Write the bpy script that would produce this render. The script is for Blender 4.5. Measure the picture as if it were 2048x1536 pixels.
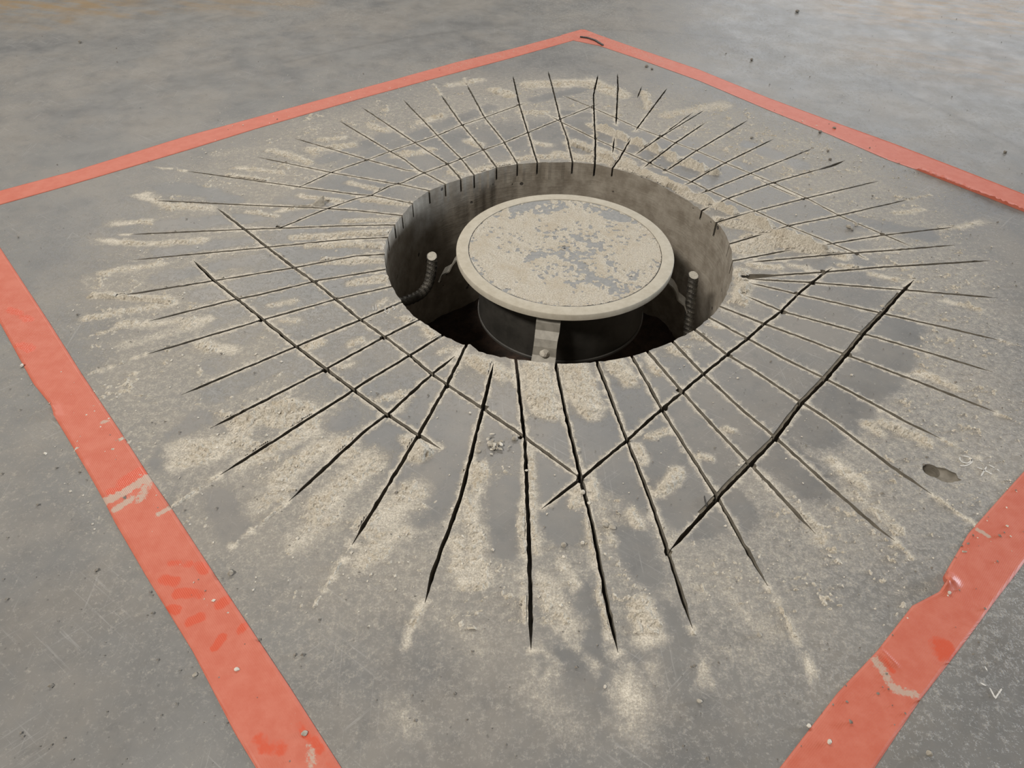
import bpy, bmesh, math, random
import numpy as np
from mathutils import Matrix, Vector
from mathutils.geometry import delaunay_2d_cdt

for o in list(bpy.data.objects):
    bpy.data.objects.remove(o, do_unlink=True)
random.seed(7)
RNG = np.random.default_rng(11)
scene = bpy.context.scene
COL = scene.collection

# ------------------------------------------------------------------ camera
H = 0.60                                   # lens height above the slab, metres
FPX, PITCH, ROLL = 1426.8, 0.761454, 0.0222278
cam_d = bpy.data.cameras.new('camera')
cam = bpy.data.objects.new('camera', cam_d)
COL.objects.link(cam)
cam_d.sensor_width = 36.0
cam_d.lens = FPX / 2048 * 36.0
cam_d.clip_start = 0.02
R3 = Matrix.Rotation(math.pi / 2 - PITCH, 3, 'X') @ Matrix.Rotation(ROLL, 3, 'Z')
cam.matrix_world = Matrix.Translation((0, 0, H)) @ R3.to_4x4()
scene.camera = cam
RN = np.array(R3)

# ------------------------------------------------------------------ world, lights, exposure
world = bpy.data.worlds.new('world')
scene.world = world
world.use_nodes = True
bg = world.node_tree.nodes['Background']
bg.inputs['Color'].default_value = (1.0, 0.965, 0.92, 1)
bg.inputs['Strength'].default_value = 0.125


def area(name, loc, target, sx, sy, power, col):
    d = bpy.data.lights.new(name, 'AREA')
    d.shape = 'RECTANGLE'
    d.size, d.size_y, d.energy, d.color = sx, sy, power, col
    o = bpy.data.objects.new(name, d)
    COL.objects.link(o)
    o.location = loc
    o.rotation_euler = (Vector(target) - Vector(loc)).to_track_quat('-Z', 'Y').to_euler()
    return o


# unseen overhead lamps and a tall window far to the right
area('unseen_overhead_lamp', (-2.0, -1.2, 3.3), (0, 0.9, 0), 1.2, 0.4, 185, (1.0, 0.95, 0.88))
area('unseen_overhead_lamp', (0.2, 4.6, 3.4), (0.2, 1.6, 0), 2.6, 0.5, 85, (1.0, 0.97, 0.93))
area('unseen_overhead_lamp', (-2.4, 4.6, 3.4), (-0.8, 1.8, 0), 2.6, 0.5, 85, (1.0, 0.96, 0.90))  # unseen lamp added to brighten the far-left floor
area('window_light', (6.5, 1.9, 0.75), (0, 0.95, 0), 2.2, 1.1, 430, (0.80, 0.89, 1.0))
area('window_light', (3.4, 7.0, 1.9), (0.3, 1.2, 0), 4.0, 2.2, 78, (0.93, 0.96, 1.0))

scene.view_settings.view_transform = 'Standard'
scene.view_settings.look = 'None'
scene.view_settings.gamma = 1.0
scene.view_settings.exposure = -0.14
scene.view_settings.use_curve_mapping = False


# ------------------------------------------------------------------ geometry helpers
def px(pts, z=0.0):
    """photo pixels (2048x1536) -> points on the horizontal plane at height z"""
    q = np.atleast_2d(np.array(pts, float))
    d = np.stack([(q[:, 0] - 1024) / FPX, -(q[:, 1] - 768) / FPX, -np.ones(len(q))], 1) @ RN.T
    t = (z - H) / d[:, 2]
    return d[:, :2] * t[:, None]


def px3(p, z):
    a = px([p], z)[0]
    return Vector((a[0], a[1], z))


def mesh(name, verts, faces, mats, parent=None, midx=None, smooth=False, loc=(0, 0, 0)):
    me = bpy.data.meshes.new(name)
    me.from_pydata([tuple(v) for v in verts], [], [tuple(f) for f in faces])
    for m in mats:
        me.materials.append(m)
    if midx is not None:
        me.polygons.foreach_set('material_index', midx)
    if smooth:
        me.polygons.foreach_set('use_smooth', [True] * len(me.polygons))
    me.update()
    o = bpy.data.objects.new(name, me)
    o.location = loc
    COL.objects.link(o)
    if parent:
        o.parent = parent
    return o


def tag(o, label=None, cat=None, group=None, kind=None):
    for k, v in (('label', label), ('category', cat), ('group', group), ('kind', kind)):
        if v:
            o[k] = v
    return o


def empty(name, loc):
    o = bpy.data.objects.new(name, None)
    o.location = loc
    o.empty_display_size = 0.05
    COL.objects.link(o)
    return o


def resample(P, step):
    P = np.array(P, float)
    s = np.r_[0, np.cumsum(np.linalg.norm(np.diff(P, axis=0), axis=1))]
    n = max(2, int(round(s[-1] / step)) + 1)
    t = np.linspace(0, s[-1], n)
    return np.stack([np.interp(t, s, P[:, k]) for k in range(P.shape[1])], 1)


def polydist(P, L):
    """distance and arc length of points P to polyline L"""
    best = np.full(len(P), 1e9)
    arc = np.zeros(len(P))
    s = 0.0
    if len(L) == 1:
        return np.linalg.norm(P - L[0], axis=1), arc
    for a, b in zip(L[:-1], L[1:]):
        ab = b - a
        l2 = max(ab @ ab, 1e-12)
        t = np.clip(((P - a) @ ab) / l2, 0, 1)
        d = np.linalg.norm(P - a - t[:, None] * ab, axis=1)
        m = d < best
        best[m] = d[m]
        arc[m] = s + t[m] * math.sqrt(l2)
        s += math.sqrt(l2)
    return best, arc


def vnoise(P, freq, seed):
    q = P * freq + seed * 17.31
    i = np.floor(q).astype(np.int64)
    f = q - i
    f = f * f * (3 - 2 * f)

    def h(a, b):
        n = (a * 374761393 + b * 668265263 + seed * 974634777) & 0xffffffff
        n = ((n ^ (n >> 13)) * 1274126177) & 0xffffffff
        return ((n ^ (n >> 16)) & 0xffff) / 65535.0
    x, y = i[:, 0], i[:, 1]
    a = h(x, y) * (1 - f[:, 0]) + h(x + 1, y) * f[:, 0]
    b = h(x, y + 1) * (1 - f[:, 0]) + h(x + 1, y + 1) * f[:, 0]
    return a * (1 - f[:, 1]) + b * f[:, 1]


def fbm(P, freq, octv, seed, gain=0.55):
    t, a, s = 0, 1.0, 0
    for k in range(octv):
        t = t + a * vnoise(P, freq * 2.03 ** k, seed + k)
        s += a
        a *= gain
    return t / s - 0.5


def sstep(a, b, x):
    t = np.clip((x - a) / (b - a), 0, 1)
    return t * t * (3 - 2 * t)


# ------------------------------------------------------------------ material helpers
class NT:
    def __init__(self, name):
        self.m = bpy.data.materials.new(name)
        self.m.use_nodes = True
        self.t = self.m.node_tree
        self.b = self.t.nodes['Principled BSDF']
        self.b.inputs['Specular IOR Level'].default_value = 0.5

    def n(self, kind, **kw):
        nd = self.t.nodes.new(kind)
        for k, v in kw.items():
            setattr(nd, k, v)
        return nd

    def l(self, a, b):
        self.t.links.new(a, b)

    def pos(self, scale=(1, 1, 1), rot=0):
        g = self.n('ShaderNodeNewGeometry')
        mp = self.n('ShaderNodeMapping')
        mp.inputs['Scale'].default_value = scale
        mr = self.n('ShaderNodeMapping')
        mr.inputs['Rotation'].default_value = (0, 0, rot)
        self.l(g.outputs['Position'], mr.inputs['Vector'])
        self.l(mr.outputs[0], mp.inputs['Vector'])
        return mp.outputs[0]

    def noise(self, scale, detail=4, rough=0.55, vec=None):
        nd = self.n('ShaderNodeTexNoise')
        nd.inputs['Scale'].default_value = scale
        nd.inputs['Detail'].default_value = detail
        nd.inputs['Roughness'].default_value = rough
        self.l(vec if vec is not None else self.pos(), nd.inputs['Vector'])
        return nd.outputs[0]

    def rng(self, v, a, b, c=0.0, d=1.0, smooth=True):
        nd = self.n('ShaderNodeMapRange')
        nd.interpolation_type = 'SMOOTHSTEP' if smooth else 'LINEAR'
        for i, x in zip((1, 2, 3, 4), (a, b, c, d)):
            nd.inputs[i].default_value = x
        self.l(v, nd.inputs[0])
        return nd.outputs[0]

    def math(self, op, a, b):
        nd = self.n('ShaderNodeMath', operation=op)
        for i, x in enumerate((a, b)):
            if isinstance(x, (int, float)):
                nd.inputs[i].default_value = x
            else:
                self.l(x, nd.inputs[i])
        return nd.outputs[0]

    def mix(self, f, a, b):
        nd = self.n('ShaderNodeMix', data_type='RGBA')
        for s, x in ((nd.inputs[0], f), (nd.inputs[6], a), (nd.inputs[7], b)):
            if isinstance(x, (int, float)):
                s.default_value = x
            elif isinstance(x, tuple):
                s.default_value = (*x, 1)
            else:
                self.l(x, s)
        return nd.outputs[2]

    def attr(self, name):
        a = self.n('ShaderNodeAttribute', attribute_name=name)
        sp = self.n('ShaderNodeSeparateColor')
        self.l(a.outputs['Color'], sp.inputs[0])
        return sp.outputs

    def bump(self, h, strength, dist, prev=None):
        nd = self.n('ShaderNodeBump')
        nd.inputs['Strength'].default_value = strength
        nd.inputs['Distance'].default_value = dist
        self.l(h, nd.inputs['Height'])
        if prev is not None:
            self.l(prev, nd.inputs['Normal'])
        return nd.outputs[0]

    def done(self, col=None, rough=None, nrm=None, metal=None):
        for k, v in (('Base Color', col), ('Roughness', rough), ('Normal', nrm), ('Metallic', metal)):
            if v is None:
                continue
            if isinstance(v, tuple):
                self.b.inputs[k].default_value = (*v, 1)
            elif isinstance(v, (int, float)):
                self.b.inputs[k].default_value = v
            else:
                self.l(v, self.b.inputs[k])
        return self.m


DUST = (0.54, 0.485, 0.395)
DUST2 = (0.66, 0.605, 0.51)


def mat_concrete():
    t = NT('power_trowelled_concrete')
    a = t.attr('cover')                      # R loose dust, G brown staining and painted dark reflection, B dark scuff
    big = t.rng(t.noise(3.2, 6, 0.6), 0.32, 0.68)
    mid = t.rng(t.noise(17, 6, 0.65), 0.3, 0.7)
    fine = t.noise(420, 3, 0.7)
    speck = t.noise(130, 5, 0.75)
    c = t.mix(big, (0.126, 0.126, 0.124), (0.176, 0.172, 0.162))
    c = t.mix(t.math('MULTIPLY', mid, 0.45), c, (0.215, 0.209, 0.195))
    tau = t.rng(t.noise(4.7, 6, 0.7, t.pos((1, 1, 1), 0.9)), 0.40, 0.64)
    c = t.mix(t.math('MULTIPLY', tau, 0.42), c, (0.255, 0.226, 0.188))
    blot = t.rng(t.noise(38, 5, 0.7), 0.52, 0.70)
    c = t.mix(t.math('MULTIPLY', blot, 0.35), c, (0.115, 0.115, 0.112))
    fleck = t.rng(t.noise(240, 2, 0.5), 0.66, 0.74)
    c = t.mix(t.math('MULTIPLY', fleck, 0.28), c, (0.40, 0.37, 0.32))
    pore = t.rng(t.noise(170, 2, 0.5, t.pos((1, 1, 1), 0.4)), 0.30, 0.24)
    c = t.mix(t.math('MULTIPLY', pore, 0.5), c, (0.07, 0.068, 0.064))
    # burnish marks: long pale hairlines from the trowel and the boots
    for r, s in ((0.6, 0.585), (-0.75, 0.595), (1.5, 0.60)):
        hair = t.rng(t.noise(1.0, 4, 0.7, t.pos((9, 330, 1), r)), s, s + 0.07)
        patch = t.rng(t.noise(11, 3), 0.45, 0.62)
        c = t.mix(t.math('MULTIPLY', t.math('MULTIPLY', hair, patch), 0.34), c, (0.37, 0.36, 0.34))
    c = t.mix(t.math('MULTIPLY', a[2], 0.75), c, (0.085, 0.083, 0.08))
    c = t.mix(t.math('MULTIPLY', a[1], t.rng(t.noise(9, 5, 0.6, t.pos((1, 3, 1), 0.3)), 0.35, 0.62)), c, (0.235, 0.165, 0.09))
    # dust film: broken up at grain size
    n = t.math('ADD', t.math('MULTIPLY', speck, 0.9), t.math('MULTIPLY', fine, 0.55))
    d = t.math('ADD', a[0], t.math('MULTIPLY', t.math('SUBTRACT', n, 0.725), 1.35))
    film = t.math('MULTIPLY', t.rng(d, 0.22, 0.9), 0.96)
    c = t.mix(t.rng(a[0], 0.22, 0.75, 0.0, 0.62, False), c, (0.315, 0.280, 0.228))
    dc = t.mix(t.rng(t.noise(560, 3, 0.7), 0.38, 0.62), tuple(x * 0.82 for x in DUST), DUST2)
    c = t.mix(film, c, dc)
    ro = t.rng(film, 0, 0.8, 0.36, 0.95, False)
    ro = t.math('ADD', ro, t.math('MULTIPLY', mid, 0.12))
    nb = t.bump(fine, 0.12, 0.0006)
    nb = t.bump(t.math('MULTIPLY', film, t.math('ADD', 0.4, fine)), 0.8, 0.0012, nb)
    nb = t.bump(t.noise(30, 3), 0.05, 0.002, nb)
    t.b.inputs['Specular IOR Level'].default_value = 0.42
    return t.done(c, ro, nb)


def mat_cut():
    t = NT('sawn_concrete')
    n = t.noise(60, 5, 0.65)
    s = t.noise(1, 3, 0.6, t.pos((60, 60, 520)))
    c = t.mix(t.rng(n, 0.3, 0.7), (0.115, 0.10, 0.076), (0.215, 0.19, 0.15))
    return t.done(c, 0.95, t.bump(t.math('ADD', n, s), 0.35, 0.0012))


def mat_core():
    t = NT('cored_concrete_wall')
    n = t.noise(38, 6, 0.65)
    g = t.pos((26, 26, 300))
    s = t.noise(1, 4, 0.6, g)
    c = t.mix(t.rng(n, 0.3, 0.72), (0.215, 0.182, 0.14), (0.36, 0.32, 0.262))
    vo = t.n('ShaderNodeTexVoronoi')
    vo.inputs['Scale'].default_value = 34
    t.l(t.pos(), vo.inputs['Vector'])
    pit = t.math('MULTIPLY', t.rng(vo.outputs['Distance'], 0.10, 0.14, 1, 0),
                 t.rng(t.noise(14, 2), 0.52, 0.56))
    c = t.mix(pit, c, (0.07, 0.06, 0.05))
    h = t.math('SUBTRACT', t.math('ADD', t.math('MULTIPLY', n, 0.7), t.math('MULTIPLY', s, 0.6)), t.math('MULTIPLY', pit, 1.5))
    return t.done(c, 0.9, t.bump(h, 0.5, 0.002))


def mat_dust(name='cement_dust_layer', k=1.0):
    t = NT(name)
    f = t.noise(520, 3, 0.7)
    m = t.noise(28, 4)
    g = t.noise(1500, 2)
    c = t.mix(t.rng(f, 0.36, 0.64), tuple(x * k * 0.80 for x in DUST), tuple(x * k for x in DUST2))
    c = t.mix(t.math('MULTIPLY', t.rng(m, 0.45, 0.7), 0.45), c, (0.46 * k, 0.385 * k, 0.28 * k))
    nb = t.bump(t.math('ADD', f, t.math('MULTIPLY', g, 0.5)), 0.9, 0.0020)
    t.b.inputs['Specular IOR Level'].default_value = 0.15
    return t.done(c, 1.0, nb)


def mat_tape():
    t = NT('red_cloth_tape')
    a = t.attr('cover')                      # R wiped clean, G dust smear
    uv = t.n('ShaderNodeUVMap')
    sp = t.n('ShaderNodeSeparateXYZ')
    t.l(uv.outputs[0], sp.inputs[0])
    rib = t.math('SINE', t.math('MULTIPLY', sp.outputs[1], 2 * math.pi * 620), 0)
    n = t.noise(55, 5, 0.65)
    f = t.noise(420, 3, 0.7)
    c = t.mix(t.rng(n, 0.3, 0.7), (0.46, 0.108, 0.062), (0.50, 0.142, 0.090))
    wip = t.rng(t.math('ADD', a[0], t.math('MULTIPLY', t.math('SUBTRACT', n, 0.5), 1.6)), 0.42, 0.72)
    c = t.mix(t.math('MULTIPLY', wip, 0.8), c, (0.53, 0.075, 0.032))
    sm = t.rng(t.math('ADD', t.math('ADD', a[1], 0.16), t.math('MULTIPLY', t.math('SUBTRACT', t.noise(260, 4, 0.75), 0.5), 1.9)), 0.45, 0.8)
    c = t.mix(t.math('MULTIPLY', sm, 0.72), c, (0.40, 0.355, 0.285))
    ro = t.rng(wip, 0, 1, 0.52, 0.36, False)
    nb = t.bump(rib, 0.16, 0.0003)
    nb = t.bump(n, 0.15, 0.001, nb)
    nb = t.bump(f, 0.2, 0.0005, nb)
    return t.done(c, ro, nb)


def mat_simple(name, c1, c2, rough, scale=60, metal=0.0, bump=0.2, bd=0.0006):
    t = NT(name)
    n = t.noise(scale, 5, 0.65)
    return t.done(t.mix(t.rng(n, 0.3, 0.7), c1, c2), rough, t.bump(n, bump, bd), metal)


M_CON, M_CUT, M_CORE, M_DUST = mat_concrete(), mat_cut(), mat_core(), mat_dust()
M_TAPE = mat_tape()
M_SOIL = mat_simple('dark_soil', (0.02, 0.013, 0.009), (0.06, 0.036, 0.024), 0.95, 45, 0, 0.8, 0.006)
M_GRIT = mat_simple('pale_grit', (0.46, 0.415, 0.34), (0.68, 0.63, 0.54), 0.95, 300)
M_GRITD = mat_simple('dark_grit', (0.13, 0.115, 0.095), (0.24, 0.215, 0.18), 0.9, 300)
M_RING = mat_simple('dusty_ring', (0.40, 0.36, 0.285), (0.47, 0.43, 0.35), 0.8, 90)
M_PLATE = mat_simple('grey_cover_plate', (0.17, 0.17, 0.165), (0.24, 0.238, 0.225), 0.5, 160)
M_CAN = mat_simple('dark_painted_can', (0.030, 0.028, 0.024), (0.058, 0.053, 0.046), 0.5, 30)
M_STRAP = mat_simple('dusty_galvanised_strap', (0.20, 0.185, 0.155), (0.28, 0.26, 0.22), 0.5, 80, 0.25)
M_REBAR = mat_simple('dull_rebar', (0.035, 0.031, 0.026), (0.10, 0.09, 0.072), 0.55, 120, 0.5)
M_REBEND = mat_simple('sawn_rebar_end', (0.30, 0.275, 0.225), (0.44, 0.41, 0.345), 0.75, 260, 0.0)
M_CHALK = mat_simple('white_chalk', (0.46, 0.445, 0.415), (0.60, 0.585, 0.55), 1.0, 500)
M_BLACK = mat_simple('black_wire_and_shadow', (0.03, 0.028, 0.025), (0.06, 0.055, 0.05), 0.6, 200)

# ------------------------------------------------------------------ traced data
RIM = [(1190, 328), (1140, 324), (1076, 325), (1035, 328), (994, 335), (951, 349), (920, 358), (888, 369), (855, 383), (826, 405), (804, 431),
       (784, 456), (771, 484), (768, 511), (772, 540), (781, 568), (804, 606), (828, 633), (853, 650), (881, 668), (905, 680), (927, 691), (940, 688), (958, 703),
       (990, 712), (1033, 719), (1070, 723), (1111, 727), (1150, 727), (1188, 725), (1225, 720), (1262, 713), (1295, 703), (1348, 682), (1389, 660),
       (1420, 635), (1438, 615), (1451, 594), (1463, 560), (1466, 530), (1463, 500), (1452, 468), (1436, 447), (1404, 422), (1377, 402), (1345, 384), (1305, 362), (1268, 348), (1225, 336)]

S, E = 'start', 'end'
# (width mm, taper at which ends, pixel polyline)
RADIAL = [
    (3.6, [(1032, 719), (1042, 815), (1050, 880), (1055, 1015), (1057, 1060), (1061, 1185), (1062, 1300)]),
    (3.8, [(1111, 727), (1130, 822), (1162, 957), (1187, 1060), (1210, 1185), (1236, 1305)]),
    (3.6, [(1195, 727), (1252, 876), (1295, 983), (1334, 1097), (1385, 1257)]),
    (3.6, [(1264, 713), (1295, 766), (1323, 818), (1434, 993), (1524, 1152), (1536, 1172)]),
    (3.6, [(1297, 705), (1365, 784), (1434, 860), (1499, 928), (1541, 970), (1631, 1068)]),
    (3.8, [(1345, 683), (1407, 748), (1485, 820), (1551, 875), (1656, 970), (1748, 1050), (1790, 1082)]),
    (3.8, [(1390, 660), (1455, 710), (1517, 747), (1603, 805), (1656, 838), (1786, 935), (1863, 988)]),
    (3.6, [(1420, 636), (1495, 677), (1572, 719), (1650, 757), (1748, 808), (1811, 843), (1883, 878)]),
    (3.6, [(1440, 613), (1527, 647), (1635, 687), (1693, 710), (1843, 766), (1993, 825)]),
    (3.4, [(1487, 590), (1535, 610), (1565, 623), (1726, 667), (1808, 691), (1986, 744)]),
    (3.4, [(1492, 564), (1594, 588), (1766, 627), (1886, 654), (2001, 681)]),
    (3.2, [(1498, 558), (1623, 565), (1808, 580), (1996, 596)]),
    (3.6, [(1485, 555), (1550, 551), (1650, 544), (1756, 535), (1981, 521)]),
    (3.2, [(1495, 525), (1692, 507), (1792, 500), (1911, 490)]),
    (3.0, [(1480, 519), (1587, 499)]),
    (3.0, [(1640, 491), (1666, 487), (1762, 471), (1911, 454)]),
    (3.0, [(1455, 489), (1530, 467)]),
    (3.0, [(1550, 460), (1575, 452), (1678, 431), (1816, 399)]),
    (3.0, [(1427, 447), (1475, 432), (1512, 422), (1610, 397), (1757, 362)]),
    (3.0, [(1398, 424), (1422, 412)]),
    (3.0, [(1435, 407), (1455, 397), (1540, 367), (1640, 338)]),
    (5.0, [(1632, 341), (1662, 332), (1690, 321)]),
    (2.8, [(1392, 390), (1420, 380), (1500, 347), (1625, 297)]),
    (2.8, [(1365, 372), (1380, 365), (1420, 342), (1452, 325), (1547, 278)]),
    (2.8, [(1327, 345), (1362, 322), (1392, 302), (1495, 241)]),
    (2.8, [(1285, 337), (1352, 285), (1410, 246)]),
    (2.6, [(1270, 310), (1284, 300), (1319, 275), (1409, 220)]),
    (4.2, [(1303, 286), (1335, 264)]),
    (2.2, [(1330, 266), (1386, 225)]),
    (2.8, [(1218, 346), (1239, 317), (1262, 277)]),
    (2.8, [(1270, 263), (1274, 257), (1334, 177)]),
    (2.4, [(1274, 197), (1284, 172)]),
    (2.8, [(1225, 307), (1229, 275)]),
    (2.8, [(1232, 250), (1236, 175), (1235, 147)]),
    (2.8, [(1190, 332), (1191, 282), (1188, 225), (1187, 190), (1196, 150)]),
    (2.8, [(1146, 326), (1134, 275), (1121, 240), (1109, 190), (1096, 142)]),
    (2.8, [(1075, 326), (1056, 265), (1039, 210), (1026, 152)]),
    (2.8, [(1035, 328), (1024, 310), (1007, 282), (969, 235), (934, 170)]),
    (2.8, [(994, 336), (967, 300), (924, 250), (882, 190)]),
    (2.8, [(949, 351), (922, 317), (874, 270), (807, 200)]),
    (2.8, [(922, 358), (894, 327), (829, 285), (724, 215)]),
    (2.8, [(892, 369), (849, 346), (838, 341), (808, 318), (779, 302), (679, 242)]),
    (2.8, [(838, 343), (814, 341), (737, 320), (587, 276)]),
    (2.8, [(861, 382), (802, 369), (787, 367), (662, 345), (514, 314)]),
    (2.8, [(824, 407), (746, 391), (712, 389), (600, 374), (372, 342)]),
    (3.0, [(803, 431), (712, 421), (635, 416), (512, 411), (307, 401)]),
    (3.0, [(787, 450), (712, 451), (570, 456), (485, 459), (260, 469)]),
    (3.0, [(772, 475), (687, 479), (540, 494), (522, 496), (265, 520)]),
    (3.2, [(766, 509), (712, 512), (590, 535), (425, 562), (237, 592)]),
    (3.2, [(770, 539), (637, 561), (512, 591), (470, 599), (295, 643)]),
    (3.2, [(783, 573), (677, 597), (524, 640), (292, 709)]),
    (3.4, [(804, 604), (725, 638), (590, 694), (362, 790)]),
    (3.4, [(831, 643), (770, 673), (652, 738), (420, 857)]),
    (3.6, [(885, 670), (818, 712), (727, 766), (700, 785), (440, 950)]),
    (3.6, [(910, 712), (862, 750), (780, 825), (732, 860), (577, 1003)]),
    (3.6, [(930, 695), (895, 767), (838, 868), (704, 1090)]),
    (3.6, [(987, 727), (965, 818), (922, 993), (864, 1150), (850, 1205)]),
]
CROSS = [
    (4.2, [(435, 417), (487, 457), (535, 495), (588, 535), (632, 566), (673, 600), (722, 640), (772, 675), (818, 710), (862, 747), (895, 770), (965, 817), (1045, 871), (1162, 957)]),
    (4.4, [(387, 521), (427, 560), (475, 598), (528, 641), (591, 692), (651, 737), (710, 782), (774, 829), (835, 869), (882, 898)]),
    (4.0, [(1083, 1018), (1162, 957), (1255, 880), (1324, 818), (1366, 783), (1408, 747), (1455, 709), (1496, 677), (1529, 647), (1562, 623), (1594, 590), (1624, 565), (1650, 545), (1665, 536)]),
    (4.4, [(1338, 1103), (1434, 997), (1500, 929), (1551, 877), (1603, 807), (1651, 759), (1692, 711), (1726, 669), (1765, 628), (1807, 581), (1828, 560)]),
    (2.8, [(587, 376), (604, 372), (662, 345), (737, 319), (782, 302), (832, 285), (877, 270), (924, 250), (969, 235), (1024, 215), (1054, 205)]),
    (3.0, [(542, 460), (570, 452), (642, 422), (712, 397), (740, 392), (779, 372), (804, 366), (845, 347), (892, 330), (924, 317), (967, 300), (1009, 285), (1056, 265), (1121, 238), (1186, 212), (1199, 207)]),
    (2.6, [(1124, 190), (1184, 215), (1234, 237), (1274, 255), (1319, 272), (1349, 285), (1394, 302), (1451, 326), (1501, 347), (1550, 367), (1615, 397), (1678, 431), (1722, 450), (1769, 470), (1826, 494)]),
    (2.4, [(1510, 355), (1537, 369), (1605, 398)]),
    (3.0, [(1101, 232), (1124, 245), (1189, 277), (1229, 295), (1269, 312), (1329, 340), (1384, 364), (1418, 381), (1455, 397), (1511, 422), (1577, 452), (1665, 487), (1712, 507), (1735, 519)]),
]
SCRIBES = [[(1062, 1300), (1063, 1390), (1060, 1470)], [(1236, 1305), (1245, 1370), (1262, 1400), (1265, 1475)], [(1385, 1257), (1405, 1330), (1425, 1408)],
           [(1536, 1172), (1580, 1250), (1622, 1340)], [(1790, 1082), (1826, 1118)], [(1863, 988), (1965, 1060)], [(1883, 878), (1960, 918)], [(1993, 825), (2048, 850)],
           [(850, 1205), (820, 1272)], [(704, 1090), (628, 1212)], [(577, 1003), (460, 1095)], [(440, 950), (345, 1013)], [(292, 709), (170, 752)], [(934, 170), (924, 146)], [(260, 469), (172, 474)],
           [(2001, 681), (2048, 694)], [(295, 643), (180, 672)], [(372, 342), (300, 332)], [(882, 190), (868, 168)], [(1816, 399), (1860, 390)]]

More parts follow.
